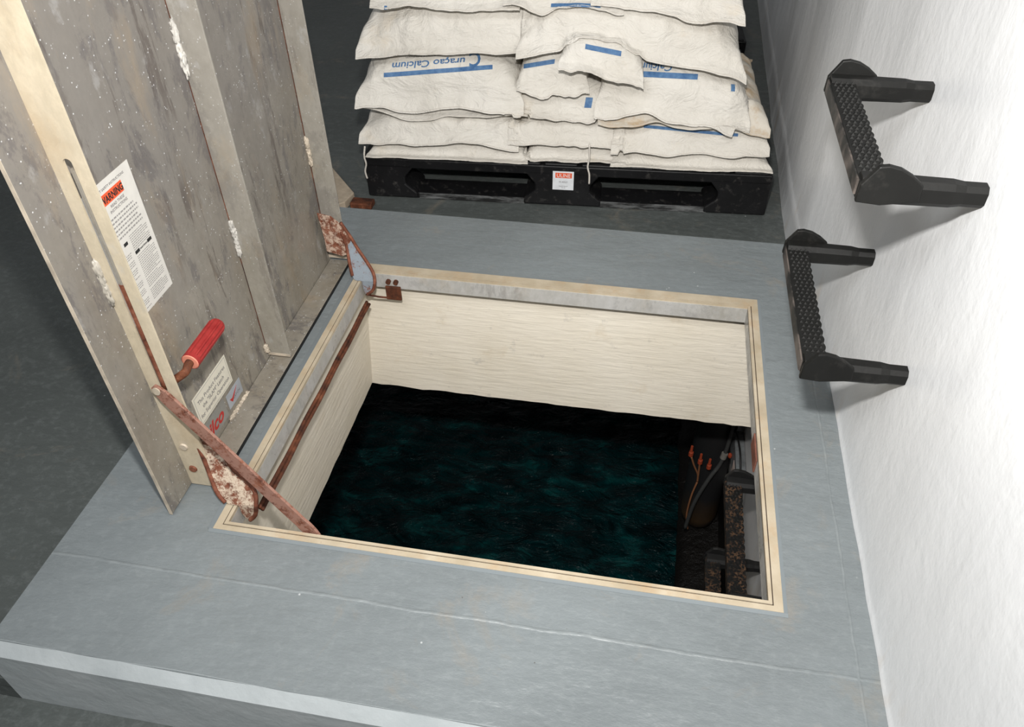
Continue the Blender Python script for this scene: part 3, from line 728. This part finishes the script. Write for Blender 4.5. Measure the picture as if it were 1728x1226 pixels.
bm = bmesh.new(); box(bm, WX-0.0365, WX-0.0352, 1.10, 1.14, -0.935, -0.885); finish('box_label', bm, M_mlabel, MT)
bm = bmesh.new(); tube(bm, smoothpath([(1.128, 1.40, -0.98), (1.115, 1.31, -0.92), (1.10, 1.186, -0.80), (1.10, 1.07, -0.76), (1.105, 1.01, -0.79), (1.120, 0.99, -0.85), (1.131, 0.97, -0.95)]), 0.0032, 8)
tag(finish('black_cable', bm, M_cable, smooth=True), 'thin black cable looping over the grey box inside the hatch', 'cable')
WR = thing('wire_bundle', (0.99, 1.2, -1.38), 'tan wires with three orange connectors hanging on the black pipe', 'wires'); WR['_w'] = 1
for pts in (((0.970, 1.195, -0.955), (0.985, 1.198, -1.00), (1.006, 1.205, -1.055), (1.010, 1.205, -1.095)), ((1.003, 1.195, -0.985), (1.006, 1.20, -1.03), (1.010, 1.205, -1.095)), ((1.010, 1.205, -1.095), (1.000, 1.20, -1.16), (0.996, 1.20, -1.24), (0.998, 1.20, -1.30), (1.012, 1.20, -1.375))):
    bm = bmesh.new(); tube(bm, smoothpath(pts), 0.0036, 8); finish('wire', bm, M_wire, WR, smooth=True)
for (x, y, z) in ((0.966, 1.195, -0.925), (1.003, 1.195, -0.960), (1.036, 1.190, -0.975)):
    bm = bmesh.new(); tube(bm, [(x, y, z-0.022), (x, y, z-0.004), (x-.001, y, z-.002), (x-.001, y, z+0.026)], [0.0085, 0.0085, 0.0055, 0.0045], 8); finish('connector', bm, M_orange, WR)

# ------------------------------------------------------------------ pallet (local frame: u along the front, v depth)
PW, PD, PH = 1.235, 1.02, 0.145
ang = math.atan2(0.070, 1.235)
def build_pallet():
    T = bpy.data.objects.new('plastic_pallet', None); COL.objects.link(T); T.empty_display_size = .1
    bm = bmesh.new()
    # deck with bars
    box(bm, 0, PW, 0, PD, 0.106, PH-0.008)
    for i in range(11):
        a = 0.0+PW*i/11; box(bm, a, a+PW/11-0.012, 0.0, PD, PH-0.008, PH)
    finish('deck', bm, M_pallet, T, bevel=0.004)
    for v0 in (0.0, PD/2-0.06, PD-0.12):
        for (a, b, ch) in ((0.0, 0.125, (0, 1)), (PW/2-0.085, PW/2+0.085, (1, 1)), (PW-0.15, PW, (1, 0))):
            bm = bmesh.new()
            la = 0.035*ch[0]; rb = 0.035*ch[1]
            out = [(a-la, 0.004), (b+rb, 0.004), (b+rb, 0.022), (b, 0.052), (b, 0.075), (b+rb, 0.118), (a-la, 0.118), (a, 0.075), (a, 0.052), (a-la, 0.022)]
            prism(bm, out, 1, v0, v0+0.12); finish('foot', bm, M_pallet, T, bevel=0.005)
    for v0 in (0.0, PD/2-0.05, PD-0.10):
        bm = bmesh.new(); box(bm, 0.02, PW-0.02, v0+0.008, v0+(0.10 if v0 == 0 else 0.10), 0, 0.020); finish('bottom_rail', bm, M_pallet, T, bevel=0.003)
    return T
pal = build_pallet()
for a, b in ((0.165, 0.50), (0.735, 1.06)):
    bm = bmesh.new(); box(bm, a, b, 0.0035, 0.0078, 0.001, 0.021); finish('scuffed_edge', bm, M_scuff, pal, bevel=0.001)
pal.location = (-0.163, 1.362, ZL); pal.rotation_euler = (0, 0, ang)
tag(pal, 'black plastic pallet carrying the stacked white bags', 'pallet', 'black plastic pallets')
p2 = copy_tree(pal); p2.location = (-0.163-math.sin(ang)*1.10+0.03, 1.362+1.10, ZL)
tag(p2, 'black plastic pallet against the wall directly behind the front one', 'pallet', 'black plastic pallets')
ca, sa = math.cos(ang), math.sin(ang)
def pw(u, v, h): return Vector((-0.163+ca*u-sa*v, 1.362+sa*u+ca*v, ZL+PH+h))
# product label on the pallet's middle foot
PL = thing('pallet_label', pw(PW/2, 0, -0.10), 'white pallet label with a red panel on the pallet between the fork openings', 'label')
PL['_w'] = 1
ex, ey, ez = Vector((ca, sa, 0)), Vector((0, 0, 1)), Vector((sa, -ca, 0))
c0 = pw(PW/2-0.030, -0.0005, -0.086)
def plm(u, z, lift): return MX(c0+ex*u+ey*z+ez*lift, ex, ey, ez)
bm = bmesh.new(); b2 = bmesh.new(); box(b2, 0, 0.064, 0, 0.062, 0, 0.0006); merge(bm, b2, plm(0, 0, 0)); finish('paper', bm, M_plabel, PL)
bm = bmesh.new(); b2 = bmesh.new(); box(b2, 0.008, 0.058, 0.040, 0.057, 0.0006, 0.0009); merge(bm, b2, plm(0, 0, 0)); finish('red_panel', bm, M_redink, PL)
bm = bmesh.new(); merge(bm, text_bm('ULINE', 0.0170, 'CENTER', xs=0.92), plm(0.033, 0.0425, 0.0011)); finish('panel_lettering', bm, M_whiteink, PL)
bm = bmesh.new(); merge(bm, text_bm('H-4321', 0.0090, 'CENTER'), plm(0.033, 0.024, 0.0008)); merge(bm, text_bm('PLASTIC PALLET', 0.0038, 'CENTER'), plm(0.033, 0.011, 0.0008)); merge(bm, text_bm('48 x 40', 0.0036, 'CENTER'), plm(0.033, 0.006, 0.0008)); finish('lettering', bm, M_grey_ink, PL)

# ------------------------------------------------------------------ sacks
HG = {}; CELL = 0.012                      # top of the pile so far, on a grid in pallet coordinates
def ridged(p): return 1-abs(noise.noise(p))*2
def bag_mesh(u0, u1, v0, ly, h, th, seed, droop, tilt, wr, end, flare, arch):
    """filled woven sack in pallet coordinates: u0..u1 its width, v0 its sewn front hem, ly its length.
    It settles on whatever already lies in the pile; the flat hem hangs at the front (end=-1) and lies at the back."""
    nx, ny = 84, 72
    lx = u1-u0; uc = (u0+u1)/2; vc = v0+ly/2; sd_ = Vector((seed*3.7, seed*1.3, 0))
    fl_ = 0.024/(ly/2)
    T_ = []; B_ = []
    for j in range(ny+1):
        v = -1+2*j/ny; v = math.copysign(1-(1-abs(v))**1.7, v)            # finer near the hems
        a = min(1.0, abs(v)/(1-fl_))
        hv = (1-a**2.7)**(1/2.4) if a < 1 else 0.0
        fl01 = max(0.0, (abs(v)-(1-fl_))/fl_)          # 0 on the body, 1 at the hem
        rT = []; rB = []
        for i in range(nx+1):
            s_ = -1+2*i/nx; s_ = math.copysign(1-(1-abs(s_))**1.4, s_)
            hs = (1-abs(s_)**2.9)**(1/2.4)
            u = s_*lx/2*(1-0.035*hv+0.02*flare*(1-hv)) + 0.008*noise.noise(Vector((v*3, s_*2, 3))+sd_)
            y = v*ly/2 + (0.016*noise.noise(Vector((s_*1.9, v, 7))+sd_) + 0.004*noise.noise(Vector((s_*6, v, 8))+sd_))*(abs(v)**2)
            hh = th*hs*hv
            p = Vector((u*6.5, y*6.5, 0))+sd_
            dx = 1 if s_ > 0 else -1
            w_ = 0.016*noise.noise(p) + 0.008*noise.noise(p*2.1) + 0.003*noise.noise(p*4.7)
            diag = Vector((u*3.2+y*5*dx, u*11-y*9*dx, seed))
            w_ += 0.009*(ridged(diag)-0.5)*min(1, max(0, abs(v)*1.5-0.1))
            w_ += 0.005*(ridged(Vector((u*26, y*5, seed+3)))-0.5)*max(0, (abs(v)-0.5)/0.5)
            fwd_ = max(0, -v*end)
            base = h-th/2 + tilt*u + arch*(1-s_*s_*2) + 0.006*noise.noise(Vector((s_*1.1, v*1.0, 9))+sd_)
            lift = 0.030*noise.noise(Vector((s_*1.6, 3, seed)))*max(0, (fwd_-0.8)/0.2) + 0.006*noise.noise(Vector((s_*5, 9, seed)))*max(0, (fwd_-0.85)/0.15)
            k_ = min(1, hh/(th*0.25))
            zb = base+lift-droop*0.5*fl01*(1 if v < 0 else 0.2)
            zt = zb+0.0024+hh+wr*w_*k_
            g = HG.get((int((uc+u)//CELL), int((vc+y)//CELL)))
            top = zt
            if g is not None and zb < g+0.0015:
                zb = g+0.0015
            zt = max(top, zb+0.0026+0.30*hh)
            U = uc+u; V = vc+y
            rT.append(Vector((U, V, zt))); rB.append(Vector((U, V, zb)))
        T_.append(rT); B_.append(rB)
    upd = {}
    for r in T_:
        for q in r:
            k = (int(q.x//CELL), int(q.y//CELL))
            if q.z > upd.get(k, -9): upd[k] = q.z
    for k, z in upd.items():
        if z > HG.get(k, -9): HG[k] = z
    bm = bmesh.new()
    tv = [[bm.verts.new(q) for q in r] for r in T_]; bv = [[bm.verts.new(q) for q in r] for r in B_]
    for j in range(ny):
        for i in range(nx):
            bm.faces.new((tv[j][i], tv[j][i+1], tv[j+1][i+1], tv[j+1][i])); bm.faces.new((bv[j][i], bv[j+1][i], bv[j+1][i+1], bv[j][i+1]))
    for j in range(ny):
        bm.faces.new((tv[j][0], tv[j+1][0], bv[j+1][0], bv[j][0])); bm.faces.new((tv[j][nx], bv[j][nx], bv[j+1][nx], tv[j+1][nx]))
    for i in range(nx):
        bm.faces.new((tv[0][i], bv[0][i], bv[0][i+1], tv[0][i+1])); bm.faces.new((tv[ny][i], tv[ny][i+1], bv[ny][i+1], bv[ny][i]))
    # stitch line a little in from the front hem
    J = 2 if end == 1 else ny-2
    line = [T_[J][i]+Vector((0, 0, 0.0007)) for i in range(2, nx-1, 2)]
    return bm, line
NB = [0]
WG = 'white woven bags stacked on the black pallet'
for iu in range(-12, 125):
    for iv in range(-4, 180):
        if 0 <= iu*CELL <= PW and -4 <= iv and iv*CELL <= 2.1: HG[(iu, iv)] = 0.002
def bag(u0, u1, v0, h, th, label, ly=0.52, seed=1, droop=0.03, tilt=0.0, wr=1.0, end=1, flare=1.0, arch=0.0):
    T = thing('bag', (0, 0, 0), label, 'bag', WG)
    T.location = pw((u0+u1)/2, v0+ly/2, h-th/2); T.rotation_euler = (0, 0, ang)
    bm, line = bag_mesh(u0, u1, v0, ly, h, th, seed, droop, tilt, wr, end, flare, arch)
    off = Vector(((u0+u1)/2, v0+ly/2, h-th/2))
    bmesh.ops.translate(bm, vec=-off, verts=bm.verts)
    o_ = finish('sack', bm, M_bag, T, smooth=True)
    bm = bmesh.new(); tube(bm, [q-off for q in line], 0.0009, 5); finish('seam_stitching', bm, M_stitch, T)
    T['_sack'] = o_.name
    return T
def print_on(T, bm, mat, name, origin, ex, ey, dirn):
    """wrap a flat print (bmesh in its own x,y) on the sack by casting along dirn; all in world space"""
    bpy.context.view_layer.update()
    o_ = bpy.data.objects[T['_sack']]; M = T.matrix_world; Mi = M.inverted()
    bv = BVHTree.FromPolygons([q.co[:] for q in o_.data.vertices], [p.vertices[:] for p in o_.data.polygons])
    ex = Vector(ex).normalized(); ey = Vector(ey).normalized(); dirn = Vector(dirn).normalized(); dl = (Mi.to_3x3() @ dirn).normalized()
    bmesh.ops.triangulate(bm, faces=bm.faces[:])
    bmesh.ops.subdivide_edges(bm, edges=[e_ for e_ in bm.edges if e_.calc_length() > 0.012], cuts=2, use_grid_fill=False)
    bad = []
    for vtx in bm.verts:
        p = Vector(origin) + ex*vtx.co.x + ey*vtx.co.y - dirn*0.3
        r = bv.ray_cast(Mi @ p, dl)
        if r[0] is None: bad.append(vtx)
        else: vtx.co = r[0] + r[1]*0.0012
    bmesh.ops.delete(bm, geom=bad, context='VERTS')
    return finish(name, bm, mat, T)
def stripe(lx, hh, n=60):
    bm = bmesh.new(); g = []
    for j in range(4): g.append([bm.verts.new((lx*i/n, hh*j/3, 0)) for i in range(n+1)])
    for j in range(3):
        for i in range(n): bm.faces.new((g[j][i], g[j][i+1], g[j+1][i+1], g[j+1][i]))
    return bm
# (heights are above the pallet top) the rear rows first, layer by layer, so that the front ones settle against them
names = ['lowest', 'second', 'third', 'fourth', 'topmost']
def rear(k):
    bag(0.62, 1.16-0.015*k, 0.55, 0.045+0.085*k, 0.10, 'rear bag near the wall end of the pallet, %s of its stack' % names[k], seed=71+k, ly=0.44, droop=0.01)
    bag(0.04+0.01*k, 0.60, 0.55, 0.045+0.085*k, 0.10, 'rear bag near the lid end of the pallet, %s of its stack' % names[k], seed=81+k, ly=0.44, droop=0.01)
rear(0)
bag(0.020, 0.510, -0.015, 0.040, 0.085, 'bottom left bag on the pallet with a pointed drooping corner', seed=11, droop=0.040)
bag(0.500, 0.800, 0.000, 0.042, 0.085, 'bottom middle bag lying on the pallet above the pallet label', seed=12, droop=0.036)
bag(0.760, 1.225, -0.010, 0.040, 0.085, 'bottom right bag at the right front corner of the pallet', seed=13, droop=0.040)
rear(1)
bag(0.000, 0.480, -0.010, 0.112, 0.085, 'second bag up at the left, wrinkled, with a loose thread hanging', seed=21, droop=0.045, wr=1.3)
bag(0.455, 0.790, 0.000, 0.112, 0.080, 'short gathered bag second from the bottom in the middle', seed=22, droop=0.040, wr=1.3)
b23 = bag(0.760, 1.205, -0.005, 0.112, 0.085, 'second bag up at the right with a blue line along its top', seed=23, droop=0.040)
rear(2)
bag(0.010, 0.500, 0.010, 0.165, 0.055, 'thin looking third bag at the left squeezed under the blue printed bag', seed=31, droop=0.015)
b33 = bag(0.720, 1.195, -0.005, 0.172, 0.070, 'brown stained third bag at the right under the large striped bag', seed=33, droop=0.02)
bpy.data.objects[b33['_sack']].data.materials[0] = M_bagstain
b32 = bag(0.460, 0.760, 0.015, 0.195, 0.095, 'third bag up in the middle with a small blue mark at its top', seed=32, droop=0.035, wr=0.6)
rear(3)
b41 = bag(0.010, 0.490, 0.000, 0.256, 0.140, 'left bag printed upside down with blue lettering and a long blue stripe', seed=41, droop=0.070, wr=0.7, flare=2.0)
b42 = bag(0.480, 0.680, 0.010, 0.285, 0.120, 'middle bag folded beside the printed bag, with a short blue band', seed=42, droop=0.045)
b43 = bag(0.710, 1.130, -0.005, 0.250, 0.140, 'right bag with a wide blue stripe and a pointed white lower corner', seed=49, droop=0.075, tilt=-0.10, flare=2.0)
b44 = bag(0.600, 0.830, -0.035, 0.335, 0.085, 'small pillow shaped bag end hanging forward over the middle', seed=47, droop=0.030, tilt=-0.16, ly=0.34, wr=0.5)
rear(4)
bag(0.015, 0.640, 0.030, 0.388, 0.125, 'plump upper left bag above the blue lettering', seed=51, droop=0.035, tilt=0.05, wr=1.3)
b52 = bag(0.480, 1.105, 0.010, 0.395, 0.140, 'plump upper right bag lying slantwise over the striped one', seed=52, droop=0.040, tilt=-0.10, wr=1.2, arch=0.022)
b61 = bag(0.070, 0.480, 0.040, 0.490, 0.110, 'top left bag with a small blue mark at its left end', seed=61, droop=0.03)
b62 = bag(0.440, 0.760, 0.030, 0.500, 0.100, 'top middle bag with a blue line along its front', seed=62, droop=0.03)
bag(0.680, 1.080, 0.025, 0.510, 0.120, 'top right bag at the upper right corner of the stack', seed=63, droop=0.045, tilt=-0.12)

# printing on the sacks (seen upside down)
DV = (-0.22, 0.88, -0.40)
UPV = Vector((0, 0.69, 0.72))
def front(x, z, y=1.37): return Vector((x, y, z))
# long stripe from (0.250,.335) to (-.068,.300)
e1 = (front(0.255, 0.328) - front(-0.070, 0.285)).normalized(); e2 = UPV - UPV.dot(e1)*e1; e2.normalize()
print_on(b41, stripe(0.327, 0.0130), M_blue, 'printed_stripe', front(-0.070, 0.285), e1, e2, DV)
tb = text_bm('uraçao Calcium', 0.027, shear=0.12, extrude=0, bold=0.0005)
w0 = max(q.co.x for q in tb.verts); kx = 0.222/w0
for q in tb.verts: q.co.x *= kx
print_on(b41, tb, M_blue, 'printed_lettering', front(-0.042, 0.329) + e1*0.222, -e1, -e2, DV)
tb = text_bm('C', 0.060, extrude=0, xs=0.85, bold=0.0012); print_on(b41, tb, M_blue, 'printed_initial', front(0.224, 0.378), -e1, -e2, DV)
tb = text_bm('WWW.CURACAO-CALCIUM.COM', 0.0085, extrude=0); w0 = max(q.co.x for q in tb.verts)
print_on(b41, tb, M_grey_ink, 'printed_address', front(0.00, 0.352) + e1*w0, -e1, -e2, DV)
X = Vector((1, 0.03, 0))
print_on(b42, stripe(0.090, 0.013, 20), M_blue, 'printed_stripe', front(0.345, 0.335), Vector((1, 0, 0.22)), UPV, DV)
print_on(b43, stripe(0.175, 0.016, 30), M_blue, 'printed_stripe', front(0.660, 0.330), X, UPV, DV)
tb = text_bm('Calcium', 0.030, shear=0.12, extrude=0, bold=0.0006); w0 = max(q.co.x for q in tb.verts)
print_on(b43, tb, M_blue, 'printed_lettering', front(0.670, 0.372) + X*w0, -X, -UPV, DV)
print_on(b43, stripe(0.012, 0.020, 4), M_blue, 'printed_mark', front(0.930, 0.305), X, UPV, DV)
print_on(b32, stripe(0.020, 0.030, 6), M_blue, 'printed_mark', front(0.522, 0.232), X, UPV, DV)
print_on(b23, stripe(0.27, 0.009, 50), M_blue, 'printed_stripe', front(0.700, 0.182), Vector((1, 0, -0.03)), UPV, DV)
print_on(b44, stripe(0.100, 0.014, 20), M_blue, 'printed_stripe', front(0.510, 0.395), Vector((1, 0, -0.14)), UPV, DV)
print_on(b61, stripe(0.014, 0.030, 5), M_blue, 'printed_mark', front(-0.050, 0.455), X, UPV, DV)
print_on(b62, stripe(0.13, 0.010, 20), M_blue, 'printed_stripe', front(0.42, 0.505), X, UPV, DV)
# loose threads
for pts, lb in ((((-0.148, 1.352, 0.075), (-0.152, 1.345, 0.045), (-0.149, 1.344, 0.02), (-0.156, 1.345, -0.005), (-0.153, 1.345, -0.03)), 'frayed white thread dangling at the left end of the pallet'),
                (((0.531, 1.375, 0.120), (0.533, 1.372, 0.08), (0.530, 1.371, 0.05), (0.536, 1.371, 0.025), (0.537, 1.371, -0.005)), 'frayed white thread dangling beside the pallet label')):
    bm = bmesh.new(); tube(bm, smoothpath(pts, 5), 0.0028, 6); tag(finish('thread', bm, M_stitch, smooth=True), lb, 'thread')

# ------------------------------------------------------------------ things behind the lid on the lower floor
bm = bmesh.new(); prism(bm, [(-0.34, 1.50), (-0.40, 1.42), (-0.36, 1.20), (-0.235, 1.245), (-0.210, 1.275), (-0.200, 1.335)], 2, ZL, ZL+0.028)
tag(finish('board', bm, M_wood, bevel=0.003), 'tan wooden board lying on the floor behind the lid', 'board')
bm = bmesh.new(); prism(bm, [(-0.195, 1.265), (-0.085, 1.268), (-0.060, 1.245), (-0.20, 1.225)], 2, ZL, ZL+0.012); box(bm, -0.20, -0.13, 1.285, 1.325, ZL, ZL+0.018)
tag(finish('rusty_strap', bm, M_rod, bevel=0.003), 'rusty metal strap on the floor in front of the pallet corner', 'metal strap')
# ------------------------------------------------------------------ one hatch: frame, lid, hinges, arm and rod are its parts
bpy.context.view_layer.update()
HATCH = thing('floor_hatch', (0.5, L/2, 0.0), 'open galvanised floor hatch with cream frame and upright ribbed lid over the water tank', 'floor hatch')
def kids(o): return [q for q in bpy.data.objects if q.parent == o]
def fold(T, main, new, host, names=None):
    """turn a thing's meshes (all modelled in place) into one part of host with its sub-parts"""
    M = [q for q in kids(T) if q.name.split('.')[0] == main][0]
    for q in kids(T):
        if q is not M: q.parent = M; q.location = (0, 0, 0)
        nm = q.name.split('.')[0]
        if names and nm in names: q.name = names[nm]
    M.parent = host; M.location = -host.location; M.name = new
    bpy.data.objects.remove(T); return M
def fold_under(T, part, names):
    for q in kids(T):
        q.parent = part; q.location = (0, 0, 0); nm = q.name.split('.')[0]
        if nm in names: q.name = names[nm]
    bpy.data.objects.remove(T)
fold(HF, 'outer_flange', 'frame', HATCH)['label'] = 'cream painted frame'
lid_part = fold(LID, 'lid_skin', 'lid', HATCH); lid_part['label'] = 'speckled galvanised lid'
for T in LABELS:
    nm = T.name
    fold_under(T, lid_part, {'paper': nm, 'lettering': nm+'_lettering'})
fold_under(HD, lid_part, {'rod': 'handle_rod', 'grip': 'handle_grip'})
for T in HINGES: fold(T, 'web', 'hinge', HATCH)
fold(AR, 'bar', 'hold_open_arm', HATCH)['label'] = 'rusty flat arm'
tr.parent = HATCH; tr.location = -HATCH.location; tr['label'] = 'rust brown rod'; del tr['category']
pm = [q for q in kids(PL) if q.name.startswith('paper')][0]
for q in kids(PL):
    if q is not pm: q.parent = pm; q.location = (0, 0, 0)
pm.parent = pal; pm.matrix_basis = pal.matrix_world.inverted(); pm.name = 'product_label'; pm['label'] = 'white label with a red panel'
bpy.data.objects.remove(PL)
for o in bpy.data.objects:
    for k in ('_w', '_sack'):
        if k in o: del o[k]
